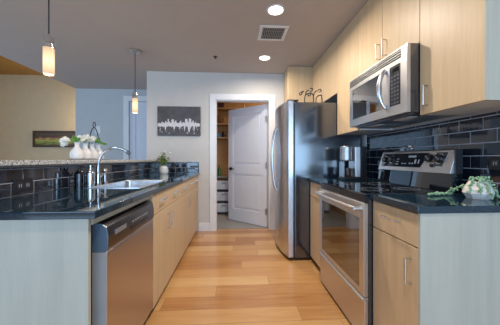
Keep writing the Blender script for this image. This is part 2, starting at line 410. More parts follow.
# ------------------------------------------------------------------ tiled backsplashes
def tile_field(name, label, u0, u1, z0, z1, place, flip, rows_from=None, first_off=0.0):
    """place(u, z, d) -> world point; d is the distance out of the wall."""
    TW, TH, G = .1524, .0762, .0045
    t = bmesh.new(); gm = bmesh.new()
    def addbox(b, ua, ub, za, zb, d0, d1, tilt=(0, 0), bev=0):
        pts = []
        uc, zc = (ua+ub)/2, (za+zb)/2
        for d in (d0, d1):
            for u, z in ((ua, za), (ub, za), (ub, zb), (ua, zb)):
                dd = d+(tilt[0]*(u-uc)+tilt[1]*(z-zc) if d == d1 else 0)
                pts.append(Vector(place(u, z, dd)))
        tb = bmesh.new(); v = [tb.verts.new(p) for p in pts]
        for f in ((3,2,1,0),(4,5,6,7),(0,1,5,4),(1,2,6,5),(2,3,7,6),(3,0,4,7)): tb.faces.new([v[i] for i in f])
        bmesh.ops.recalc_face_normals(tb, faces=tb.faces[:])
        if bev: bmesh.ops.bevel(tb, geom=tb.edges[:], offset=bev, segments=2, profile=.5, affect='EDGES')
        me = bpy.data.meshes.new('t'); tb.to_mesh(me); tb.free(); b.from_mesh(me); bpy.data.meshes.remove(me)
    z = z0; r = 0
    while z < z1-.004:
        zt = min(z+TH, z1)
        u = u0-(first_off+(TW/2 if r % 2 else 0)) % TW
        while u < u1-.004:
            a, b = max(u, u0), min(u+TW, u1)
            if b-a > .012 and zt-z > .01:
                addbox(t, a+G/2, b-G/2, z+G/2, zt-G/2, .003, .009, (random.uniform(-.012, .012), random.uniform(-.012, .012)), .0014)
            u += TW
        z += TH; r += 1
    addbox(gm, u0, u1, z0, z1, .0006, .0065)
    o = Vector(place((u0+u1)/2, z0, 0))
    root = thing(name, label, 'backsplash', o)
    a = MB(); a.bm.free(); a.bm = t; a.build('tiles', tile_mat, root)
    b = MB(); b.bm.free(); b.bm = gm; b.build('grout', grout, root)
    return root
XBS = -1.25
struct('wall_bar', MB().box(-1.37, XBS, 1.0, YB, 0, 1.078), wall_paint)
tile_field('tile_backsplash', 'low black glossy tile strip under the granite bar ledge', 1.0, YB-.010, .9145, 1.078, lambda u, z, d: (XBS+d, u, z), 0, first_off=.05)
tile_field('tile_backsplash', 'short black tile strip on the grey wall behind the white jar', XBS+.010, -.57, .9145, 1.083, lambda u, z, d: (u, YB-d, z), 0)
tile_field('tile_backsplash', 'tall black brick tile field behind the range and pearl plant', 0.98, 2.59, .9145, 1.3915, lambda u, z, d: (XW-d, u, z), 0, first_off=.03)
struct('trim_4', MB().box(XW-.012, XW, 2.592, 2.68, .0, 1.39), white_paint, 'white painted strip of wall between tile and fridge')

# ------------------------------------------------------------------ granite bar ledge
root = thing('bar_ledge', 'long speckled grey granite ledge above the low tile strip', 'bar ledge', (-1.42, 2.3, 1.079))
MB().box(-1.66, -1.185, .92, YB-.002, 1.088, 1.118, .006, 2).build('granite_slab', granite_grey, root)
MB().box(-1.60, -1.205, .95, YB-.002, 1.0785, 1.088).build('support_strip', ss_dark, root)

# ------------------------------------------------------------------ cabinets
def pull(mb, p, axis, out, L=.115):
    """bar pull centred at p; axis y or z; out = direction of the room along x"""
    x, y, z = p; s = out*.028
    if axis == 'z':
        a, b = (x, y, z-L/2), (x, y, z+L/2); A, B = (x+s, y, z-L/2), (x+s, y, z+L/2)
    else:
        a, b = (x, y-L/2, z), (x, y+L/2, z); A, B = (x+s, y-L/2, z), (x+s, y+L/2, z)
    mb.tube([a, A, B, b], .0045, 8)
def carcass(xf, side, y0, y1, depth, z0, z1, mat, name, root, top=False):
    t = .018; d = lambda v: xf+side*v
    b = MB()
    b.box(d(.021), d(depth), y0, y0+t, z0, z1).box(d(.021), d(depth), y1-t, y1, z0, z1)
    b.box(d(.021), d(depth), y0+t, y1-t, z0, z0+t).box(d(depth-.012), d(depth), y0+t, y1-t, z0+t, z1)
    if top: b.box(d(.021), d(depth-.012), y0+t, y1-t, z1-t, z1)
    else: b.box(d(.021), d(.06), y0+t, y1-t, z1-.03, z1)
    return b.build(name, mat, root)
def front(root, name, xf, side, y0, y1, z0, z1, handle, hp, mat=maple):
    g = .0015
    f = MB().box(xf, xf+side*.0195, y0+g, y1-g, z0+g, z1-g, .0015, 1).build(name, mat, root)
    if handle:
        h = MB(); pull(h, (xf, hp[0], hp[1]), handle, -side); h.build('bar_handle', nickel, f)
    return f
def base_cabinet(label, xf, side, y0, y1, depth, cols, group):
    root = thing('base_cabinet', label, 'cabinet', (xf+side*depth/2, (y0+y1)/2, 0), group)
    carcass(xf, side, y0+.001, y1-.001, depth, .062, .881, maple, 'cabinet_body', root)
    MB().box(xf+side*.06, xf+side*.075, y0+.001, y1-.001, 0, .062).build('toe_kick', toe_mat, root)
    for (a, b, hinge) in cols:
        front(root, 'drawer_front', xf, side, a, b, .722, .876, 'y', ((a+b)/2, .81))
        hy = b-.045 if hinge == 'lo' else a+.045
        front(root, 'door', xf, side, a, b, .062, .719, 'z', (hy, .60))
    return root
XDL, XDR = -.583, .819
GL = 'maple base cabinets along the left counter'
base_cabinet('maple sink cabinet with two drawers and doors next to the dishwasher', XDL, -1, 1.733, 2.535, .655, ((1.733, 2.134, 'lo'), (2.134, 2.535, 'hi')), GL)
base_cabinet('maple base cabinet with two doors, second one along from the dishwasher', XDL, -1, 2.535, 3.435, .655, ((2.535, 2.985, 'lo'), (2.985, 3.435, 'hi')), GL)
base_cabinet('narrow single-door maple base cabinet meeting the grey wall at the far end', XDL, -1, 3.435, YB-.016, .655, ((3.435, YB-.016, 'hi'),), GL)
tag(MB().box(-1.247, -.603, 1.022, 1.041, 0, .8805, .0015, 1).build('end_panel', pale_maple, origin=(-.93, 1.06, 0)), 'pale whitewashed wood end panel closing the left counter beside the dishwasher', 'cabinet panel')
GR = 'maple base cabinets beside the range'
r_ = base_cabinet('maple cabinet with one drawer and door, near side of the range under the plant', XDR, 1, 1.036, 1.393, .635, ((1.036, 1.393, 'hi'),), GR)
p_ = MB().box(XDR+.0, XDR+.635, 1.022, 1.0365, 0, .8805, .001, 1).build('end_panel', pale_maple, r_); p_['label'] = 'pale whitewashed side panel'
base_cabinet('narrow maple cabinet squeezed between the range and the fridge', XDR, 1, 2.162, 2.60, .635, ((2.162, 2.60, 'hi'),), GR)

# countertops
def slab_hole(x0, x1, y0, y1, z0, z1, hx0, hx1, hy0, hy1):
    mb = MB(); t = bmesh.new()
    O = [(x0, y0), (x1, y0), (x1, y1), (x0, y1)]; I = [(hx0, hy0), (hx1, hy0), (hx1, hy1), (hx0, hy1)]
    V = {}
    for k, ring in (('o', O), ('i', I)):
        for z in (z0, z1): V[k, z] = [t.verts.new((*p, z)) for p in ring]
    for i in range(4):
        j = (i+1) % 4
        t.faces.new((V['o', z1][i], V['o', z1][j], V['i', z1][j], V['i', z1][i]))
        t.faces.new((V['o', z0][j], V['o', z0][i], V['i', z0][i], V['i', z0][j]))
        t.faces.new((V['o', z0][i], V['o', z0][j], V['o', z1][j], V['o', z1][i]))
        t.faces.new((V['i', z0][j], V['i', z0][i], V['i', z1][i], V['i', z1][j]))
    t.edges.ensure_lookup_table()
    es = [e for e in t.edges if abs(e.verts[0].co.z-e.verts[1].co.z) < 1e-6 and all(abs(v.co.x-x0) < 1e-6 or abs(v.co.x-x1) < 1e-6 or False for v in e.verts) and all(v.co.y in (y0, y1) or True for v in e.verts)]
    es = [e for e in es if all((v in V['o', z0]+V['o', z1]) for v in e.verts)]
    bmesh.ops.bevel(t, geom=es, offset=.004, segments=2, profile=.5, affect='EDGES')
    bmesh.ops.recalc_face_normals(t, faces=t.faces[:])
    return mb._add(t)
SX0, SX1, SY0, SY1 = -1.065, -.69, 1.79, 2.43
tag(slab_hole(XBS+.0005, -.564, .998, YB-.001, .8825, .914, SX0, SX1, SY0, SY1).build('countertop', granite, origin=(-.9, 2.4, .8825)), 'long polished black granite counter holding the sink and faucet', 'countertop')
tag(MB().box(.801, XW-.0005, 1.014, 1.394, .8825, .914, .004, 2).build('countertop', granite, origin=(1.13, 1.2, .8825)), 'polished black granite counter under the trailing pearl plant', 'countertop')
tag(MB().box(.801, XW-.0005, 2.161, 2.598, .8825, .914, .004, 2).build('countertop', granite, origin=(1.13, 2.38, .8825)), 'small black granite counter under the coffee maker', 'countertop')

# sink
def rrect(x0, x1, y0, y1, r, n=5):
    o = []
    for cx, cy, a0 in ((x1-r, y1-r, 0), (x0+r, y1-r, 90), (x0+r, y0+r, 180), (x1-r, y0+r, 270)):
        for k in range(n+1):
            a = R(a0+90*k/n); o.append((cx+r*math.cos(a), cy+r*math.sin(a)))
    return o
root = thing('kitchen_sink', 'rectangular stainless steel sink sunk in the black counter', 'sink', ((SX0+SX1)/2, (SY0+SY1)/2, .915))
t = bmesh.new(); rings = []
for (g, r, z) in ((-.018, .03, .9145), (-.018, .03, .9175), (.004, .03, .9178), (.008, .03, .910), (.014, .045, .75), (.05, .05, .735), (.17, .015, .732)):
    rings.append([t.verts.new((x, y, z)) for x, y in rrect(SX0+g, SX1-g, SY0+g, SY1-g, r)])
for A, B in zip(rings, rings[1:]):
    n = len(A)
    for k in range(n): t.faces.new((A[k], A[(k+1) % n], B[(k+1) % n], B[k]))
t.faces.new(rings[-1]); bmesh.ops.recalc_face_normals(t, faces=t.faces[:])
for f in t.faces: 
    pass
b = MB(); b.bm.free(); b.bm = t; o = b.build('basin', steel('sink_steel', (0.72, 0.72, 0.73), .28, (20, 20, 20)), root, angle=50)
MB().lathe([(0, 0), (.035, 0), (.04, .004), (.028, .006), (0, .002)], ((SX0+SX1)/2, (SY0+SY1)/2, .7325)).build('drain', chrome, root)

# faucet
FX, FY = -1.115, 2.02
root = thing('kitchen_faucet', 'arched chrome faucet with a long spout over the sink', 'faucet', (FX, FY, .9145))
MB().lathe([(0, 0), (.026, 0), (.026, .006), (.018, .012), (.016, .09), (.012, .10), (0, .10)], (FX, FY, .9145)).build('faucet_body', chrome, root)
def spline(P, n=6):
    P = [Vector(p) for p in P]; S = []
    for i in range(len(P)-1):
        a, b, c, d = P[max(i-1, 0)], P[i], P[i+1], P[min(i+2, len(P)-1)]
        for k in range(n):
            t_ = k/n; S.append(.5*((2*b)+(c-a)*t_+(2*a-5*b+4*c-d)*t_**2+(3*b-a-3*c+d)*t_**3))
    S.append(P[-1]); return S
pts = spline([(FX, FY, 1.00), (FX+.001, FY, 1.07), (FX+.022, FY, 1.14), (FX+.060, FY, 1.19), (FX+.105, FY-.004, 1.212), (FX+.155, FY-.006, 1.214), (FX+.210, FY-.008, 1.198), (-.868, FY-.01, 1.172)])
P3 = pts[-1]
MB().tube(pts, .0095, 14).build('spout', chrome, root)
MB().cyl(P3+Vector((-.016, 0, .011)), P3+Vector((.008, 0, -.007)), .0135, .0125, 14).build('spout_tip', ss_dark, root)
MB().tube([(FX, FY+.015, .975), (FX, FY+.05, .985), (FX+.01, FY+.085, 1.01)], [.010, .007, .006], 10).build('lever', chrome, root)
# soap dispensers and sprayer behind the sink
def dispenser(name, label, x, y, r, h, mat, cap, spout):
    rt = thing(name, label, 'dispenser', (x, y, .9145))
    MB().lathe([(0, 0), (r, 0), (r, h*.62), (r*.85, h*.70), (r*.35, h*.78), (r*.35, h*.8), (0, h*.8)], (x, y, .9145)).build('bottle', mat, rt)
    q = MB().lathe([(0, h*.8), (r*.42, h*.8), (r*.42, h*.86), (r*.2, h*.88), (r*.2, h*.95), (r*.5, h*.96), (r*.5, h), (0, h)], (x, y, .9145))
    if spout: q.tube([(x, y, .9145+h*.975), (x+.035, y-.01, .9145+h*.98), (x+.045, y-.012, .9145+h*.95)], .005, 8)
    q.build('pump', cap, rt)
dispenser('soap_dispenser', 'dark pump soap bottle left of the chrome faucet and steel pump', -1.185, 1.90, .034, .155, blk_glass, blk_plastic, True)
dispenser('soap_dispenser', 'tall steel soap pump right beside the chrome faucet', -1.125, 1.935, .028, .160, chrome, chrome, True)
rt = thing('side_sprayer', 'slim chrome sprayer with a pale round top beyond the faucet', 'sprayer', (-1.135, 2.16, .9145))
MB().lathe([(0, 0), (.022, 0), (.02, .01), (.013, .015), (.011, .095), (0, .095)], (-1.135, 2.16, .9145)).build('stem', chrome, rt)
MB().ball((-1.135, 2.16, .9145+.112), .021, .021, .020).build('head', steel('pale_knob', (0.8, 0.8, 0.8), .2, (1, 1, 1)), rt)

# dishwasher
root = thing('dishwasher', 'stainless dishwasher with dark control strip under the left counter', 'dishwasher', (-.9, 1.43, 0))
Y0, Y1 = 1.122, 1.729
MB().box(-1.20, -.645, Y0+.006, Y1-.006, .062, .86).box(-1.15, -.66, Y0+.05, Y0+.09, 0, .062).box(-1.15, -.66, Y1-.09, Y1-.05, 0, .062).build('tub', ss_dark, root)
MB().box(-.640, -.602, Y0-.075, Y1, .846, .879, .002, 1).build('top_rail', plain('pale_green_rail', (.46, .50, .44), .4), root)
MB().box(-.70, -.66, Y0+.006, Y1-.006, .005, .0615).build('toe_plate', blk_plastic, root)
dw = MB().prism([(-.645, .07), (-.588, .07), (-.580, .09), (-.580, .69), (-.584, .704), (-.645, .704)], 'y', Y0, Y1, .002, 1).build('door', ss_warm, root)
MB().prism([(-.645, .07), (-.588, .07), (-.581, .09), (-.581, .69), (-.585, .703), (-.645, .703)], 'y', Y0-.004, Y0-.0003, .0015, 1).build('door_edge_sheen', plain('pale_sheen_edge', (.46, .48, .50), .3, metal=.3), dw)  # thin part added paler, standing in for window sheen on the door side
cp = MB().prism([(-.645, .7045), (-.583, .7045), (-.5765, .718), (-.5745, .775), (-.583, .815), (-.602, .832), (-.645, .836)], 'y', Y0+.004, Y1, .003, 2).build('control_panel', steel('dark_glossy_steel', (0.13, 0.13, 0.14), .2, (120, 2, 120)), root)
MB().prism([(-.645, .7045), (-.583, .7045), (-.5765, .718), (-.5745, .775), (-.583, .815), (-.602, .832), (-.645, .836)], 'y', Y0-.004, Y0+.0035, .003, 2).build('end_cap', plain('blue_glare_cap', (.10, .16, .23), .25), cp)  # added over the panel end; blue colour stands in for reflected daylight
m = MB()
m.prism([(-.5760, .735), (-.5735, .735), (-.5720, .752), (-.5745, .752)], 'y', 1.36, 1.60)
m.build('pocket_grip', blk_plastic, cp)
nrm = Vector((.040, 0, .0085)).normalized()
for k in range(7):
    y = 1.375+k*.034
    MB().box(-.5775, -.5730, y, y+.018, .772, .781).build('button', grey_plastic, cp)
MB().box(-.5775, -.5725, 1.185, 1.30, .764, .786).build('badge_plate', plain('pale_badge', (0.35, 0.38, 0.42), .3, metal=.6), cp)

# ------------------------------------------------------------------ range
root = thing('cooking_range', 'freestanding steel electric range with black glass top and back console', 'range', (1.1, 1.777, 0))
RY0, RY1 = 1.3985, 2.1565
b = MB().box(.795, 1.415, RY0, RY1, .05, .902)
b.build('oven_body', blk_enamel, root)
for x in (.85, 1.38):
    for y in (RY0+.05, RY1-.05): MB().cyl((x, y, 0), (x, y, .05), .018, seg=12).build('foot', blk_plastic, root)
MB().box(.766, 1.415, RY0, RY1, .9025, .918, .005, 2).build('glass_cooktop', blk_glass, root)
for x, y, r in ((.93, 1.60, .105), (.93, 1.96, .08), (1.18, 1.60, .08), (1.18, 1.96, .105)):
    q = MB()
    for rr in (r, r*.6): q.lathe([(rr-.003, 0), (rr-.003, .0004), (rr, .0004), (rr, 0)], (x, y, .9181), 40)
    q.build('burner_ring', grey_plastic, root)
MB().box(.775, .795, RY0+.004, RY1-.004, .862, .9015, .002, 1).build('vent_strip', blk_plastic, root)
dz0, dz1 = .292, .858
od = MB(); X0, X1 = .7655, .7945
od.box(X0, X1, RY0, RY0+.055, dz0, dz1, .003, 1).box(X0, X1, RY1-.055, RY1, dz0, dz1, .003, 1)
od.box(X0, X1, RY0+.055, RY1-.055, dz0, dz0+.035, .003, 1).box(X0, X1, RY0+.055, RY1-.055, dz1-.10, dz1, .003, 1)
od = od.build('oven_door', ss, root)
MB().box(X0+.0015, X1-.002, RY0+.0555, RY1-.0555, dz0+.0355, dz1-.1005).build('door_window', oven_glass, od)
h = MB(); pts = []
for k in range(13):
    q = k/12; pts.append((X0-.042-.016*math.sin(q*math.pi), RY0+.03+q*(RY1-RY0-.06), .822))
h.tube(pts, .0125, 12)
for y in (RY0+.035, RY1-.035): h.tube([(X0+.001, y, .822), (X0-.042, y, .822)], [.017, .014], 12)
h.build('door_handle', ss, od)
dw = MB().box(.770, .7945, RY0, RY1, .022, .268, .004, 2).build('storage_drawer', ss, root)
MB().prism([(.7945, .2685), (.7555, .2685), (.752, .278), (.762, .288), (.7945, .288)], 'y', RY0, RY1, .002, 1).build('drawer_lip', ss, dw)
# backguard
bgp = MB().prism([(1.315, .9185), (1.395, .9185), (1.395, 1.032), (1.326, 1.032)], 'y', RY0, RY1, .002, 1).build('lower_backguard', blk_glass, root)
cs = MB().prism([(1.318, 1.0325), (1.395, 1.0325), (1.395, 1.190), (1.374, 1.190), (1.362, 1.182)], 'y', RY0+.008, RY1, .003, 2).build('console', steel('bright_satin_steel', (0.78, 0.76, 0.75), .38, (120, 2, 120)), root)
MB().box(1.345, 1.395, RY0, RY0+.0075, .9185+.114, 1.187, .001, 1).build('console_side', blk_plastic, cs)
ang = math.atan2(1.362-1.318, 1.182-1.0325)
def con(u_y, z):   # point on the tilted console face
    q = (z-1.0325)/(1.182-1.0325); return Vector((1.318+q*.044, u_y, z))
def face_prism(poly, th, name, mat, par):
    """poly of (y,z) on the console face, raised by th"""
    n = Vector((-math.cos(ang), 0, math.sin(ang))); t = bmesh.new()
    A = [t.verts.new(con(y, z)+n*0.0002) for y, z in poly]; B = [t.verts.new(con(y, z)+n*th) for y, z in poly]
    t.faces.new(A); t.faces.new(B); k = len(poly)
    for i in range(k): t.faces.new((A[i], B[i], B[(i+1) % k], A[(i+1) % k]))
    bmesh.ops.recalc_face_normals(t, faces=t.faces[:])
    x = MB(); x.bm.free(); x.bm = t; return x.build(name, mat, par)
dp = face_prism([(2.12, 1.062), (1.66, 1.062), (1.61, 1.168), (2.12, 1.168)], .003, 'display_panel', blk_glass, cs)
dq = face_prism([(1.545, 1.10), (1.535, 1.075), (1.478, 1.075), (1.458, 1.168), (1.545, 1.168)], .003, 'knob_panel', blk_glass, cs)
n = Vector((-math.cos(ang), 0, math.sin(ang)))
for y, z, r in ((2.075, 1.117, .027), (1.990, 1.120, .027), (1.590, 1.127, .030), (1.508, 1.125, .030)):
    c = con(y, z)+n*.0035
    k_ = MB().tube([c, c+n*.022], [r, r*.88], 22).build('control_knob', blk_plastic, cs)
    MB().tube([c, c+n*.002], [r*1.22, r*1.22], 22).build('knob_ring', nickel, k_)
    q = c+n*.0225; MB().box(-.003, .003, -r*.75, r*.75, -.001, .004, M=Matrix.Translation(q) @ Matrix.Rotation(ang+math.pi/2, 4, 'Y') @ Matrix.Rotation(R(35), 4, 'Z')).build('knob_grip', grey_plastic, k_)
c = con(1.555, 1.078)+n*.0035
MB().tube([c, c+n*.012], [.012, .010], 16).build('control_knob', blk_plastic, cs)
for (ya, yb, za, zb) in ((1.80, 1.72, 1.135, 1.150), (1.93, 1.90, 1.12, 1.126), (1.93, 1.90, 1.10, 1.106), (1.93, 1.90, 1.08, 1.086), (1.86, 1.84, 1.085, 1.092), (1.83, 1.81, 1.085, 1.092), (1.78, 1.76, 1.085, 1.095), (1.75, 1.735, 1.085, 1.095), (1.725, 1.71, 1.09, 1.12), (1.69, 1.68, 1.09, 1.12)):
    face_prism([(ya, za), (yb, za), (yb, zb), (ya, zb)], .0036, 'panel_marking', white_mark, dp)

# ------------------------------------------------------------------ microwave
root = thing('microwave', 'over-range steel microwave with curved handle under the wall cabinets', 'microwave', (1.25, 1.777, 1.405))
MZ0, MZ1 = 1.412, 1.836
MY0, MY1 = 1.412, 2.1555
MB().box(1.0685, 1.452, MY0+.002, MY1-.002, MZ0, MZ1).build('body', blk_enamel, root)
def mx(y):  # gentle bow of the front
    q = (y-(MY0+MY1)/2)/((MY1-MY0)/2); return 1.037+.009*q*q
def bowed(ya, yb, za, zb, x_off, x_back, n=8):
    ys = [ya+(yb-ya)*k/n for k in range(n+1)]
    poly = [(mx(y)+x_off, y) for y in ys]+[(x_back, yb), (x_back, ya)]
    return MB().prism(poly, 'z', za, zb, 0)
fr = MB()
WY0, WY1, WZ0, WZ1 = 1.655, 2.105, 1.475, 1.728
CY0, CY1 = 1.467, 1.570
fr = bowed(MY0, MY1, MZ0+.002, WZ0, 0, 1.068)
for a, b_ in ((MY0, CY0), (CY1, WY0), (WY1, MY1)):
    q = bowed(a, b_, WZ0, WZ1+.01, 0, 1.068); me = bpy.data.meshes.new('t'); q.bm.to_mesh(me); q.bm.free(); fr.bm.from_mesh(me)
q = bowed(MY0, MY1, WZ1+.01, 1.762, 0, 1.068); me = bpy.data.meshes.new('t'); q.bm.to_mesh(me); q.bm.free(); fr.bm.from_mesh(me)
fr.build('door_frame', ss, root)
bowed(WY0, WY1, WZ0, WZ1+.01, .004, 1.0682).build('window', oven_glass, root)
cp = bowed(CY0, CY1, WZ0, WZ1+.01, .001, 1.068).build('keypad', blk_plastic, root)
MB().box(mx(1.5)-.0005, mx(1.5)+.004, CY0+.02, CY1-.015, 1.695, 1.722).build('display', blk_glass, cp)
for r_i in range(8):
    for c_i in range(3):
        y = CY0+.016+c_i*.028; z = 1.487+r_i*.025
        MB().box(mx(y)-.0008, mx(y)+.004, y, y+.018, z, z+.012).build('key', key_mat, cp)
gr = bowed(MY0, MY1, 1.7625, 1.768, 0, 1.068)
q = bowed(MY0, MY1, 1.828, MZ1, .004, 1.068); me = bpy.data.meshes.new('t'); q.bm.to_mesh(me); q.bm.free(); gr.bm.from_mesh(me)
for z in (1.7815, 1.798, 1.8145):
    q = bowed(MY0+.05, MY1-.004, z-.0022, z+.0022, -.0005, 1.062); me = bpy.data.meshes.new('t'); q.bm.to_mesh(me); q.bm.free(); gr.bm.from_mesh(me)
q = bowed(MY0, MY0+.05, 1.768, 1.828, .001, 1.068); me = bpy.data.meshes.new('t'); q.bm.to_mesh(me); q.bm.free(); gr.bm.from_mesh(me)
q = bowed(MY1-.004, MY1, 1.768, 1.828, .001, 1.068); me = bpy.data.meshes.new('t'); q.bm.to_mesh(me); q.bm.free(); gr.bm.from_mesh(me)
gr.build('vent_grille', ss, root)
bowed(MY0+.05, MY1-.004, 1.768, 1.828, .012, 1.0683).build('grille_recess', grille_dark, root)
h = MB(); pts = []
hy = 1.612
for k in range(15):
    q = k/14; pts.append((mx(hy)-.004-.046*math.sin(q*math.pi)**.7, hy, 1.475+q*.26))
h.tube(pts, .0145, 14); h.build('handle', ss_v, root)
MB().tube([(mx(1.84)+.0005, 1.84, 1.752), (mx(1.84)-.002, 1.84, 1.752)], [.009, .009], 16).build('badge', white_mark, root)
MB().box(1.10, 1.40, MY0+.02, MY1-.02, MZ0-.008, MZ0).build('underside_plate', ss_dark, root)
for y in (1.60, 1.95): MB().box(1.14, 1.20, y-.08, y+.08, MZ0-.011, MZ0-.0082).build('task_lamp_lens', under_mat, root)
for y in (1.58, 1.97): MB().box(1.23, 1.37, y-.13, y+.13, MZ0-.011, MZ0-.0082).build('grease_filter', nickel, root)

# ------------------------------------------------------------------ wall cabinets
XU = 1.126; GU = 'maple wall cabinets on the right'
def wall_cabinet(label, y0, y1, z0, doors, handles, endpanel=False):
    root = thing('wall_cabinet', label, 'cabinet', ((XU+XW)/2, (y0+y1)/2, z0), GU)
    carcass(XU, 1, y0+.001+(.0155 if endpanel else 0), y1-.001, XW-XU-.001, z0, H-.002, under_mat, 'cabinet_body', root, True)
    for (a, b), hh in zip(doors, handles):
        front(root, 'door', XU, 1, a, b, z0-.004, H-.003, 'z' if hh else None, hh)
    if endpanel:
        p = MB().box(XU+.001, XW-.001, y0-.0005, y0+.0155, z0-.003, H-.002, .001, 1).build('end_panel', pale_maple, root); p['label'] = 'pale whitewashed side panel'
        MB().box(XU+.0005, XU+.022, y0-.003, y0-.0006, z0-.003, H-.002).build('edge_strip', pale_maple, root)
    return root
wall_cabinet('tall maple wall cabinet, last before the open end above the pearl plant', 1.022, 1.410, 1.394, ((1.024, 1.410),), ((1.350, 1.50),), True)
wall_cabinet('short two-door maple wall cabinet directly above the microwave', 1.411, 2.158, 1.842, ((1.411, 1.785), (1.785, 2.158)), ((1.746, 1.965), (1.826, 1.965)))
wall_cabinet('tall narrow maple wall cabinet above the coffee maker', 2.159, 2.612, 1.394, ((2.159, 2.612),), (None,))
wall_cabinet('short two-door maple wall cabinet above the fridge', 2.613, 3.468, 1.862, ((2.613, 3.04), (3.04, 3.468)), (None, (3.085, 1.95)))
root = thing('pantry_cabinet', 'deep floor-to-ceiling maple cabinet between the fridge and the grey wall', 'cabinet', (1.12, 3.63, 0))
MB().box(.782, XW-.001, 3.4695, YB-.02, .062, H-.003, .002, 1).build('cabinet_body', maple, root)
MB().box(.84, XW-.001, 3.48, YB-.02, 0, .0615).build('toe_kick', toe_mat, root)
MB().box(.762, .7815, 3.4695, YB-.021, .066, H-.004, .0015, 1).build('door', maple, root)

# ------------------------------------------------------------------ fridge
root = thing('refrigerator', 'tall stainless side-by-side fridge with black sides between cabinets', 'fridge', (1.0, 3.03, 0))
FY0, FY1 = 2.622, 3.455
MB().box(.652, 1.40, FY0, FY1, .03, 1.755, .006, 2).build('body', blk_enamel, root)
MB().box(.66, .70, FY0+.01, FY1-.01, .004, .03).build('base_grille', blk_plastic, root)
for x in (.70, 1.34):
    for y in (FY0+.06, FY1-.06): MB().cyl((x, y, 0), (x, y, .0305), .022, seg=12).build('foot', blk_plastic, root)
def fx(y):
    q = (y-(FY0+FY1)/2)/((FY1-FY0)/2); return .520+.062*abs(q)**2.2
def fdoor(ya, yb):
    n = 12; ys = [ya+(yb-ya)*k/n for k in range(n+1)]
    return MB().prism([(fx(y), y) for y in ys]+[(.636, yb), (.636, ya)], 'z', .036, 1.772, .004, 2).build('door', ss_v, root)
ym = 3.06
da, db = fdoor(FY0, ym-.003), fdoor(ym+.003, FY1)
MB().box(.6365, .652, FY0+.01, FY1-.01, .05, 1.75).build('door_gasket', blk_plastic, root)
for par, y in ((da, ym-.045), (db, ym+.045)):
    pts = []
    for k in range(21):
        q = k/20; pts.append((fx(y)+.004-.062*math.sin(q*math.pi)**.55, y, .72+q*.80))
    MB().tube(pts, .0125, 12).build('bow_handle', ss_v, par)
for y in (FY0+.06, FY1-.06): MB().box(.575 if y < 3 else .575, .70, y-.04, y+.04, 1.7725, 1.787, .004, 1).build('hinge_cover', blk_plastic, root)
MB().cyl((fx(2.80)+.001, 2.80, 1.66), (fx(2.80)-.002, 2.80, 1.66), .012, seg=16).build('badge', nickel, root)

# wire ornament on the fridge
root = thing('wire_ornament', 'curly black wire ornament standing on top of the fridge', 'ornament', (.80, 2.80, 1.7555))
wm = MB()
Yo = 2.80
def px2(px, py, Y=Yo):   # plan the wires on one upright plane across the fridge top
    u = (px-250)/240.4; X = Y*(math.sin(YAW)+u*math.cos(YAW))/(math.cos(YAW)-u*math.sin(YAW))
    zc = X*math.sin(YAW)+Y*math.cos(YAW)
    return (X, Y, 1.123+(159.2-py)/240.4*zc)
def wire(pts, r=.0062, dy=0.0):
    P = [Vector(px2(*p))+Vector((0, dy*i, 0)) for i, p in enumerate(pts)]
    S = []
    for i in range(len(P)-1):
        a, b, c, d = P[max(i-1, 0)], P[i], P[i+1], P[min(i+2, len(P)-1)]
        for k in range(5):
            t_ = k/5; S.append(.5*((2*b)+(c-a)*t_+(2*a-5*b+4*c-d)*t_**2+(3*b-a-3*c+d)*t_**3))
    S.append(P[-1]); wm.tube(S, r, 7)
wire([(303.5, 91.5), (301.5, 92), (299.5, 93.4), (300, 95), (301.6, 94.2), (302.2, 92.6), (303.8, 91)])
wire([(304.5, 98.5), (305.4, 95), (306, 92.5), (307.5, 90.6), (309, 90.5)])
wire([(305.4, 95), (308, 93.6), (311, 93.5), (313, 94.6), (313.8, 98.4)])
wire([(308.4, 96), (310, 95.6), (311, 93.6)]); wire([(308, 93.8), (308.6, 96.2)])
wire([(310, 88.8), (312, 88.3), (312.6, 90), (310.8, 91.4), (310.0, 92.6)])
wire([(313.4, 98.4), (314, 94), (315.5, 91.6), (317.5, 91)])
wire([(318, 90.2), (320.5, 89.4), (321, 91.2), (319, 92.4)])
wire([(316, 98.5), (318, 96), (320, 95), (322, 95.4), (322, 98.4)], dy=.004)
wire([(303, 105.2), (309, 105.2), (318, 105.2), (323.5, 105.2)])
for a_ in (304.6, 313.6, 316.0, 322.0): wire([(a_, 98.3), (a_, 101.5), (a_, 105.2)])
wm.build('wires', blk_iron, root)
mz = min(v.co.z for v in root.children[0].data.vertices); root.location.z -= mz; world_org[root.name].z -= 0
tgt = 1.7555; root.location.z = tgt-mz

# ------------------------------------------------------------------ coffee maker
cx0, cy0 = 1.075, 2.33
root = thing('coffee_maker', 'steel and black coffee maker on the small counter beside the fridge', 'coffee maker', (1.19, 2.40, .9145))
MB().box(1.075, 1.315, 2.33, 2.47, .9145, .945, .008, 2).build('base', blk_plastic, root)
MB().box(1.190, 1.24, 2.328, 2.472, .9455, 1.246, .004, 2).build('column', steel('pale_satin_steel', (.85,.86,.88), .4, (30,30,2)), root)
MB().box(1.2405, 1.315, 2.33, 2.47, .9455, 1.25, .008, 2).build('water_tank', blk_plastic, root)
hd = MB().lathe([(0, 1.105), (.052, 1.105), (.060, 1.115), (.060, 1.192), (.058, 1.196), (.060, 1.20), (.060, 1.245), (.052, 1.255), (0, 1.255)], (1.128, 2.40, 0)).build('brew_head', steel('soft_steel', (0.42, 0.42, 0.43), .35, (60, 60, 2)), root)
MB().box(1.0805, 1.0845, 2.345, 2.455, .9455, 1.10, 0).build('drip_guard', ss_v, root)
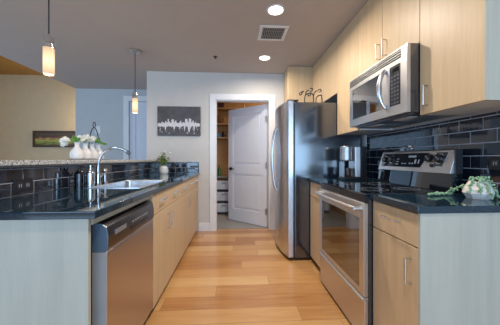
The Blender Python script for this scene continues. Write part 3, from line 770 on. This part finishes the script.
MB().lathe([(0, .946), (.036, .946), (.04, .955), (.043, 1.03), (.039, 1.03), (.036, .955), (0, .952)], (1.14, 2.40, 0)).build('cup', plain('dark_glass_cup', (.05, .022, .015), .1), root)

# ------------------------------------------------------------------ outlets
def outlet(label, place_box, mk, slots):
    pass
root = thing('power_outlet', 'black double power outlet on the low tile strip under the ledge', 'outlet', (XBS+.012, 1.48, .97))
MB().box(XBS+.0095, XBS+.0135, 1.415, 1.545, .932, 1.007, .002, 1).build('cover_plate', blk_plastic, root)
for y in (1.455, 1.505):
    o = MB().box(XBS+.0136, XBS+.0155, y-.017, y+.017, .953, .987, .0015, 1).build('socket', socket_mat, root)
    MB().box(XBS+.0156, XBS+.0165, y-.008, y-.005, .962, .979).box(XBS+.0156, XBS+.0165, y+.005, y+.008, .962, .979).build('slot', white_mark, o)
root = thing('power_outlet', 'black double power outlet on the wall tile behind the pearl plant', 'outlet', (XW-.012, 1.235, 1.10))
MB().box(XW-.0135, XW-.0095, 1.175, 1.295, 1.062, 1.138, .002, 1).build('cover_plate', blk_plastic, root)
for y in (1.21, 1.26):
    o = MB().box(XW-.0155, XW-.0136, y-.017, y+.017, 1.083, 1.117, .0015, 1).build('socket', socket_mat, root)
    MB().box(XW-.0165, XW-.0156, y-.008, y-.005, 1.092, 1.109).box(XW-.0165, XW-.0156, y+.005, y+.008, 1.092, 1.109).build('slot', white_mark, o)
tag(MB().box(-2.70, -2.60, 4.790, 4.7995, 1.62, 1.76, .003, 1).build('wall_plate', white_paint, origin=(-2.65, 4.8, 1.62)), 'small white plate on the pale blue hall wall', 'wall plate')

# ------------------------------------------------------------------ pearl plant
PX, PY = 1.285, 1.205
root = thing('potted_plant', 'angular white pot of trailing string-of-pearls on the right counter', 'plant', (PX, PY, .9145))
MB().lathe([(0, 0), (.048, 0), (.067, .030), (.060, .052), (.038, .091), (.033, .091), (.030, .082), (0, .082)], (PX, PY, .9145), 9).build('pot', pot_white, root, angle=10)
MB().lathe([(0, .0825), (.029, .0825), (.018, .090), (0, .094)], (PX, PY, .9145), 16).build('soil', toe_mat, root)
def strand(pts, dens=.0105, r=.0056, spread=.0075):
    P = [Vector(p) for p in pts]; S = []
    for i in range(len(P)-1):
        a, b, c, d = P[max(i-1, 0)], P[i], P[i+1], P[min(i+2, len(P)-1)]
        for k in range(8):
            t_ = k/8; S.append(.5*((2*b)+(c-a)*t_+(2*a-5*b+4*c-d)*t_**2+(3*b-a-3*c+d)*t_**3))
    S.append(P[-1]); vine.tube(S, .0013, 5)
    acc = 0
    for a, b in zip(S, S[1:]):
        acc += (b-a).length
        while acc > dens:
            acc -= dens
            for _ in range(2):
                o = Vector((random.uniform(-1, 1), random.uniform(-1, 1), random.uniform(-.5, 1)))*spread
                q = b+o; q.z = max(q.z, .9150+r*1.35)
                rr = r*random.uniform(.75, 1.15)
                vine.ball(q, rr, rr, rr*1.15, 1)
vine = MB()
T = .9145+.098
def drape(ang, reach, zend, out=1.0):
    c, s = math.cos(ang), math.sin(ang)
    f = lambda r, z: (PX+c*r, PY+s*r, z)
    return [f(.008, T), f(.034, T+.010), f(.056, T-.025), f(.074, T-.06), f(.080*out, max(zend, .922))] + ([f(.080*out+reach, .922)] if reach else [])
strand(drape(R(195), 0, .95)); strand(drape(R(262), .0, .925))
strand(drape(R(335), .03, .93)); strand(drape(R(20), .03, .95)); strand(drape(R(230), 0, .985)); strand(drape(R(0), .01, .93)); strand(drape(R(90), .0, .97))
strand([(PX-.02, PY+.05, T-.03), (PX-.06, PY+.10, .94), (1.235, 1.315, .9225), (1.19, 1.315, .9225), (1.14, 1.305, .9225), (1.095, 1.295, .9225)], .0085, .0066, .010)
vine.build('foliage', pearl_leaf, root)

# ------------------------------------------------------------------ jar with greenery
JX, JY = -1.035, 3.53
root = thing('vase', 'round white jar of loose greenery at the far end of the counter', 'vase', (JX, JY, .9145))
MB().lathe([(0, 0), (.050, 0), (.058, .012), (.062, .06), (.056, .088), (.040, .102), (.042, .114), (.036, .114), (.034, .10), (0, .09)], (JX, JY, .9145)).build('jar', porcelain, root)
lf = MB(); stm = MB()
def leafball(mb, c, L, W, d):
    d = Vector(d).normalized(); x = d.orthogonal().normalized(); y = d.cross(x)
    M = Matrix((x, y, d)).transposed().to_4x4()
    mb.ball(c, W, W*.25, L, 1, M)
for k in range(14):
    a = random.uniform(0, 6.28); rr = random.uniform(.02, .115); h_ = random.uniform(.06, .20)
    b0 = Vector((JX, JY, 1.02)); e = Vector((JX+rr*math.cos(a), min(JY+rr*math.sin(a), YB-.05), 1.025+h_))
    stm.tube([b0, b0.lerp(e, .5)+Vector((0, 0, .02)), e], .0018, 5)
    for j in range(5):
        q = b0.lerp(e, .35+.16*j)+Vector((random.uniform(-.02, .02), random.uniform(-.02, .02), random.uniform(-.01, .02)))
        leafball(lf, q, .024, .011, (random.uniform(-1, 1), random.uniform(-1, 1), random.uniform(-.2, 1)))
stm.build('stems', leaf, root); lf.build('leaves', plain('olive_leaf', (.12, .17, .05), .5, vary=.4, vscale=50), root)
bl = MB()
for dx, dy, dz in ((.09, 0, .19), (-.05, .03, .17), (.03, -.03, .21)): bl.ball((JX+dx, JY+dy, 1.025+dz), .013, .013, .013, 1)
bl.build('blossoms', petal, root)

# ------------------------------------------------------------------ bud vases in a wire carrier on the ledge
VX = -1.385
vys = (2.185, 2.30, 2.405, 2.51)
GV = 'white bud vases in the wire carrier'
VL = ('white bottle vase nearest in the wire carrier, holding the drooping white bloom', 'second white bottle vase in the wire carrier, under the upright white flowers', 'third white bottle vase in the carrier, between flowers and last vase', 'last white bottle vase in the carrier, farthest along the ledge')
v0 = None
for y, lb in zip(vys, VL):
    if v0 is None:
        v0 = tag(MB().lathe([(0, 0), (.036, 0), (.049, .012), (.053, .045), (.046, .075), (.024, .100), (.016, .118), (.017, .135), (.023, .146), (.019, .147), (.013, .130), (.012, .118), (.020, .10), (.030, .06), (0, .012)], (VX, y, 1.1215)).build('bud_vase', porcelain, origin=(VX, y, 1.1215)), lb, 'vase', GV)
    else:
        v = v0.copy(); COL.objects.link(v); v.location = (VX, y, 1.1215); v['label'] = lb
root = thing('wire_carrier', 'black wire carrier with a tall arched handle around white vases', 'carrier', (VX, 2.35, 1.1183))
m = MB()
m.tube([(VX-.05, 2.13, 1.1197), (VX+.05, 2.13, 1.1197), (VX+.05, 2.66, 1.1197), (VX-.058, 2.66, 1.1197)], .0013, 6, True)
m.build('rails', blk_iron, root)
pts = []
for k in range(25):
    q = k/24; y = 2.355+.115*math.sin((q-.5)*math.pi)*(1.0); pts.append((VX-.058, 2.545-.092*math.cos(q*math.pi), 1.1205+.325*math.sin(q*math.pi)**.75))
m = MB().tube(pts, .0046, 9)
ring = [(VX-.058, 2.545+.021*math.cos(a), 1.474+.028*math.sin(a)) for a in [2*math.pi*k/20 for k in range(20)]]
m.tube(ring, .0042, 8, True); m.build('arched_handle', blk_iron, root)
def bloom(mb, c, r, n):
    for _ in range(n):
        d = Vector((random.gauss(0, 1), random.gauss(0, 1), random.gauss(0, 1))).normalized()
        q = Vector(c)+d*r*random.uniform(.55, .9)
        x = d.orthogonal().normalized(); y = d.cross(x); M = Matrix((x, y, d)).transposed().to_4x4()
        mb.ball(q, r*.42, r*.42, r*.16, 1, M)
    mb.ball(c, r*.7, r*.7, r*.7, 2)
def flower(label, bl_list, leaf_list, stems):
    rt = thing('flower_stem', label, 'flower', stems[0][0], 'white flowers in the bud vases')
    s_ = MB()
    for st_ in stems: s_.tube(st_, .003, 6)
    s_.build('stem', leaf, rt)
    for c, r in bl_list:
        b_ = MB(); bloom(b_, c, r, 26); b_.build('bloom', petal, rt)
    for c, L, W, d in leaf_list:
        l_ = MB(); leafball(l_, c, L, W, d); l_.build('leaf', leaf, rt)
y = vys[0]; zt = 1.1215+.147
flower('drooping white bloom leaning left out of the nearest bud vase', [((VX-.088, y-.03, 1.262), .034), ((VX-.055, y-.055, 1.288), .030), ((VX-.118, y-.0, 1.285), .028)],
       [((VX-.015, y-.02, 1.30), .035, .017, (.1, -.1, 1)), ((VX-.025, y+.02, 1.303), .034, .016, (-.4, .2, .8)), ((VX+.01, y, 1.295), .026, .014, (.6, 0, .7))],
       [[(VX, y, 1.258), (VX-.004, y, zt+.01), (VX-.04, y-.02, 1.295), (VX-.088, y-.03, 1.268)]])
y = vys[1]
flower('upright cluster of white flowers in the second bud vase', [((VX-.03, y-.02, 1.315), .030), ((VX+.015, y+.0, 1.325), .032), ((VX+.05, y+.03, 1.315), .028), ((VX+.0, y-.03, 1.30), .026)],
       [((VX+.02, y-.04, 1.285), .03, .013, (.6, 0, .5))],
       [[(VX, y, 1.258), (VX, y, zt), (VX+.01, y, 1.31)]])
y = vys[2]
flower('white flower and broad green leaves in the third bud vase', [((VX+.005, y-.02, 1.312), .030)],
       [((VX+.05, y+.02, 1.292), .042, .018, (.9, .1, -.25)), ((VX+.03, y+.04, 1.308), .038, .018, (.4, .3, .7)), ((VX+.085, y+.05, 1.275), .035, .016, (.9, .3, -.3))],
       [[(VX, y, 1.258), (VX, y, zt), (VX+.005, y-.01, 1.305)]])

# ------------------------------------------------------------------ pictures
def PXZ(px, py, Y):
    u = (px-250)/240.4; X = Y*(math.sin(YAW)+u*math.cos(YAW))/(math.cos(YAW)-u*math.sin(YAW))
    zc = X*math.sin(YAW)+Y*math.cos(YAW); return X, 1.123+(159.2-py)/240.4*zc
xa, zt = PXZ(158, 107, YB); xb, zb = PXZ(200.6, 136.3, YB)
zt, zb = 1.935, 1.487
root = thing('wall_canvas', 'charcoal canvas with a white city skyline on the grey wall', 'picture', ((xa+xb)/2, YB, zb))
MB().box(xa, xb, YB-.035, YB-.001, zb, zt, .003, 1).build('canvas', canvas_mat, root)
W_ = xb-xa; Hh = zt-zb
rnd = random.Random(21)
hs = [.10, .14, .10, .20, .16, .13, .25, .17, .40, .22, .14, .36, .38, .20, .30, .16, .12, .18, .28, .13, .19, .15, .42, .40, .20, .44, .42, .18, .30, .14, .20, .12, .15, .11]
yb_ = zb+Hh*.36
poly = [(xa+.006, yb_-.004)]
for i, hgt in enumerate(hs):
    a = xa+.006+(W_-.012)*i/len(hs); b = xa+.006+(W_-.012)*(i+1)/len(hs)
    poly += [(a, yb_+Hh*hgt*.52), (b, yb_+Hh*hgt*.52)]
poly.append((xb-.006, yb_-.004))
low = []
k = 44
for i in range(k+1):
    x = xb-.008-(W_-.016)*i/k
    low.append((x, yb_-.012-Hh*.04*rnd.random()-(Hh*.22*rnd.random() if rnd.random() < .16 else 0)))
poly += low
MB().prism(poly, 'y', YB-.0365, YB-.0352).build('skyline', sky_white, root)
fl = MB()
for _ in range(26):
    x = rnd.uniform(xa+.03, xb-.03); z = yb_-Hh*rnd.uniform(.06, .28); s_ = rnd.uniform(.002, .006)
    fl.box(x-s_, x+s_, YB-.0364, YB-.0352, z-s_*rnd.uniform(1, 4), z+s_)
fl.build('paint_drips', sky_white, root)
x0, zt = PXZ(33.5, 130.8, YF0); x1 = -3.36; _, zb = PXZ(33.5, 147.2, YF0)
root = thing('framed_painting', 'wide dark-framed landscape painting on the beige living room wall', 'picture', ((x0+x1)/2, YF0, zb))
m = MB(); fw = .045
m.box(x0, x1, YF0-.03, YF0-.001, zb, zb+fw, .004, 1).box(x0, x1, YF0-.03, YF0-.001, zt-fw, zt, .004, 1)
m.box(x0, x0+fw, YF0-.03, YF0-.001, zb+fw, zt-fw, .004, 1).box(x1-fw, x1, YF0-.03, YF0-.001, zb+fw, zt-fw, .004, 1)
m.build('frame', dark_wood, root)
MB().box(x0+fw, x1-fw, YF0-.012, YF0-.002, zb+fw, zt-fw).build('painting', meadow, root)

# ------------------------------------------------------------------ ceiling fittings
def add_lamp(name, kind, loc, power, col, parent_root, radius=.05, spot=None, blend=.6, rot=(0, 0, 0)):
    d = bpy.data.lights.new(name, kind); d.energy = power; d.color = col
    if kind in ('POINT', 'SPOT'): d.shadow_soft_size = radius
    if kind == 'SPOT': d.spot_size = R(spot); d.spot_blend = blend
    if kind == 'AREA': d.shape = 'DISK'; d.size = radius*2; d.spread = R(168)
    o = bpy.data.objects.new(name, d); COL.objects.link(o); o.parent = parent_root
    o.location = Vector(loc)-world_org[parent_root.name]; o.rotation_euler = rot
    return o
CAN_W = 30
root = thing('recessed_ceiling_light', 'round recessed ceiling light nearest the camera, in front of the vent', 'ceiling light', (.362, 2.17, H), 'recessed ceiling lights')
MB().lathe([(.066, -.0005), (.066, -.004), (.070, -.007), (.083, -.003), (.084, -.0005)], (.362, 2.17, H), 36).build('trim_ring', white_paint, root)
MB().lathe([(0, -.0035), (.0655, -.0035), (.0655, -.0006), (0, -.0006)], (.362, 2.17, H), 36).build('lens', lens, root)
add_lamp('can_lamp', 'AREA', (.362, 2.17, H-.012), CAN_W, WARM, root, .055)
dup(root, (.385, 3.20, H), 'round recessed ceiling light beyond the vent, close to the grey wall', 'recessed ceiling lights', 13)
dup(root, (.30, .35, H), 'round recessed ceiling light above the near kitchen floor', 'recessed ceiling lights', 17)  # further can added out of view to light the near end
root = thing('ceiling_vent', 'square white louvred air vent between the two ceiling lights', 'vent', (.40, 2.58, H))
m = MB(); a, b_, c, d = .245, .545, 2.42, 2.72; fw = .035
m.box(a, b_, c, c+fw, H-.008, H-.0005, .002, 1).box(a, b_, d-fw, d, H-.008, H-.0005, .002, 1).box(a, a+fw, c+fw, d-fw, H-.008, H-.0005, .002, 1).box(b_-fw, b_, c+fw, d-fw, H-.008, H-.0005, .002, 1)
m.build('frame', white_paint, root)
m = MB()
for k in range(12):
    x = a+fw+.010+k*(b_-a-2*fw-.02)/11
    m.box(-.0055, .0055, c+fw, d-fw, -.0007, .0007, M=Matrix.Translation((x, 0, H-.0055)) @ Matrix.Rotation(R(30), 4, 'Y'))
for y in (2.52, 2.62): m.box(a+fw, b_-fw, y-.002, y+.002, H-.0075, H-.0035)
m.build('louvres', plain('vent_grey', (.26, .25, .24), .5), root)
MB().box(a+fw, b_-fw, c+fw, d-fw, H-.0016, H-.0006).build('duct_opening', grille_dark, root)
root = thing('fire_sprinkler', 'tiny sprinkler head on the ceiling left of the lights', 'sprinkler', (-.27, 3.2, H))
MB().lathe([(.028, -.0005), (.028, -.003), (.01, -.006), (.008, -.02), (.016, -.022), (.016, -.024), (0, -.024)], (-.27, 3.2, H), 20).build('sprinkler_head', blk_iron, root)

def pendant(x, y, zb, label):
    rt = thing('pendant_lamp', label, 'pendant lamp', (x, y, H), 'pendant lamps over the bar')
    MB().lathe([(0, -.0005), (.062, -.0005), (.062, -.012), (.05, -.026), (.012, -.032), (0, -.032)], (x, y, H)).build('ceiling_canopy', nickel, rt)
    MB().cyl((x, y, H-.03), (x, y, zb+.268), .0042, seg=8).build('cord', cord_mat, rt)
    MB().lathe([(0, .275), (.012, .275), (.016, .262), (.030, .255), (.032, .215), (.027, .212), (.027, .205), (.034, .202), (.034, .180), (0, .180)], (x, y, zb)).build('socket', chrome, rt)
    MB().lathe([(.032, .1795), (.032, .012), (.030, .004), (.026, 0), (0, 0)], (x, y, zb), 28).build('glass_tube', frost, rt)
    add_lamp('pendant_bulb', 'POINT', (x, y, zb-.04), 4, (1, .72, .42), rt, .03)
    return rt
pendant(-1.275, 1.72, 1.700, 'glowing glass tube pendant hanging nearer, its cord leaving the picture top')
pendant(-1.255, 3.08, 1.700, 'glowing glass tube pendant hanging farther, with its round ceiling canopy visible')

# ------------------------------------------------------------------ pantry contents
root = thing('pantry_shelving', 'tan shelves on the back wall of the pantry', 'shelving', (-.25, 5.13, 1.55))
for z in (1.555, 1.84, 2.165): MB().box(-.60, .25, 4.98, 5.295, z, z+.022).build('shelf', shelf_wood, root)
m = MB()
for x in (-.55, .18): m.box(x, x+.02, 5.28, 5.298, 1.45, 2.32)
m.build('bracket_rail', white_paint, root)
def simple(name, label, cat, mb, mat, org, group=None): return tag(mb.build(name, mat, origin=org), label, cat, group)
simple('storage_box', 'dark red box on the top pantry shelf', 'box', MB().box(-.50, -.25, 5.02, 5.25, 2.1875, 2.36, .004, 1), red_box, (-.38, 5.13, 2.1875))
simple('storage_basket', 'round brown woven basket on the middle pantry shelf', 'basket', MB().lathe([(0, 0), (.07, 0), (.10, .04), (.105, .13), (.08, .19), (.07, .19), (.09, .12), (.09, .05), (0, .02)], (-.36, 5.13, 1.8625)), brown, (-.36, 5.13, 1.8625))
simple('plastic_tub', 'small blue tub on the lowest pantry shelf', 'tub', MB().box(-.44, -.32, 5.02, 5.16, 1.5775, 1.66, .01, 2), blue_plastic, (-.38, 5.1, 1.5775))
simple('jar', 'dark jar beside the blue tub on the lowest pantry shelf', 'jar', MB().lathe([(0, 0), (.04, 0), (.043, .08), (.03, .11), (.03, .13), (0, .13)], (-.25, 5.1, 1.5775)), blk_plastic, (-.25, 5.1, 1.5775))
root = thing('storage_tower', 'white plastic drawer tower inside the pantry doorway', 'drawer tower', (-.24, 5.10, 0))
m = MB()
for x in (-.42, -.055):
    for y in (4.93, 5.25): m.box(x-.012, x+.012, y-.012, y+.012, 0, .75)
m.box(-.435, -.04, 4.915, 5.265, .75, .772, .004, 1)
for z in (.05, .28, .51): m.box(-.435, -.04, 4.915, 5.265, z-.012, z)
m.build('frame', grey_plastic, root)
for z in (.05, .28, .51):
    dd = MB().box(-.405, -.07, 4.90, 5.24, z+.001, z+.175, .012, 2).build('drawer', bin_white, root)
    MB().box(-.29, -.19, 4.885, 4.90, z+.12, z+.145, .003, 1).build('grip', grey_plastic, dd)
g_ = 'green bottles in the pantry'
bt = tag(MB().lathe([(0, 0), (.035, 0), (.037, .01), (.037, .13), (.014, .18), (.014, .235), (0, .235)], (-.34, 5.05, .7725)).build('glass_bottle', green_glass, origin=(-.34, 5.05, .7725)), 'green glass bottle in front on the drawer tower', 'bottle', g_)
b2 = bt.copy(); COL.objects.link(b2); b2.location = (-.40, 5.14, .7725); b2['label'] = 'green glass bottle at the back left of the drawer tower'
lamp = thing('added_pantry_lamp', 'small ceiling lamp inside the pantry', 'ceiling light', (1.0, 4.5, H))
MB().lathe([(0, -.0005), (.10, -.0005), (.11, -.02), (.07, -.06), (0, -.07)], (1.0, 4.5, H)).build('globe', frost, lamp)
add_lamp('added_pantry_bulb', 'POINT', (1.0, 4.5, H-.12), 18, (1, .74, .45), lamp, .05)  # pantry light added, kept hidden to the right of the doorway
# unseen floor lamp, added behind the hall wall to warm the beige wall
lx, ly = -2.72, 5.14
lamp = thing('added_floor_lamp', 'slim floor lamp in the living area behind the blue hall wall', 'floor lamp', (lx, ly, 0))
MB().lathe([(0, 0), (.13, 0), (.13, .02), (.02, .03), (.012, .05), (.012, 1.70), (0, 1.70)], (lx, ly, 0)).build('stand', blk_iron, lamp)
MB().lathe([(.012, 1.70), (.05, 1.71), (.10, 1.78), (.094, 1.78), (.045, 1.716), (0, 1.705)], (lx, ly, 0)).build('bowl_shade', nickel, lamp)
add_lamp('floor_lamp_bulb', 'POINT', (lx, ly, 1.83), 34, (1, .76, .44), lamp, .04)
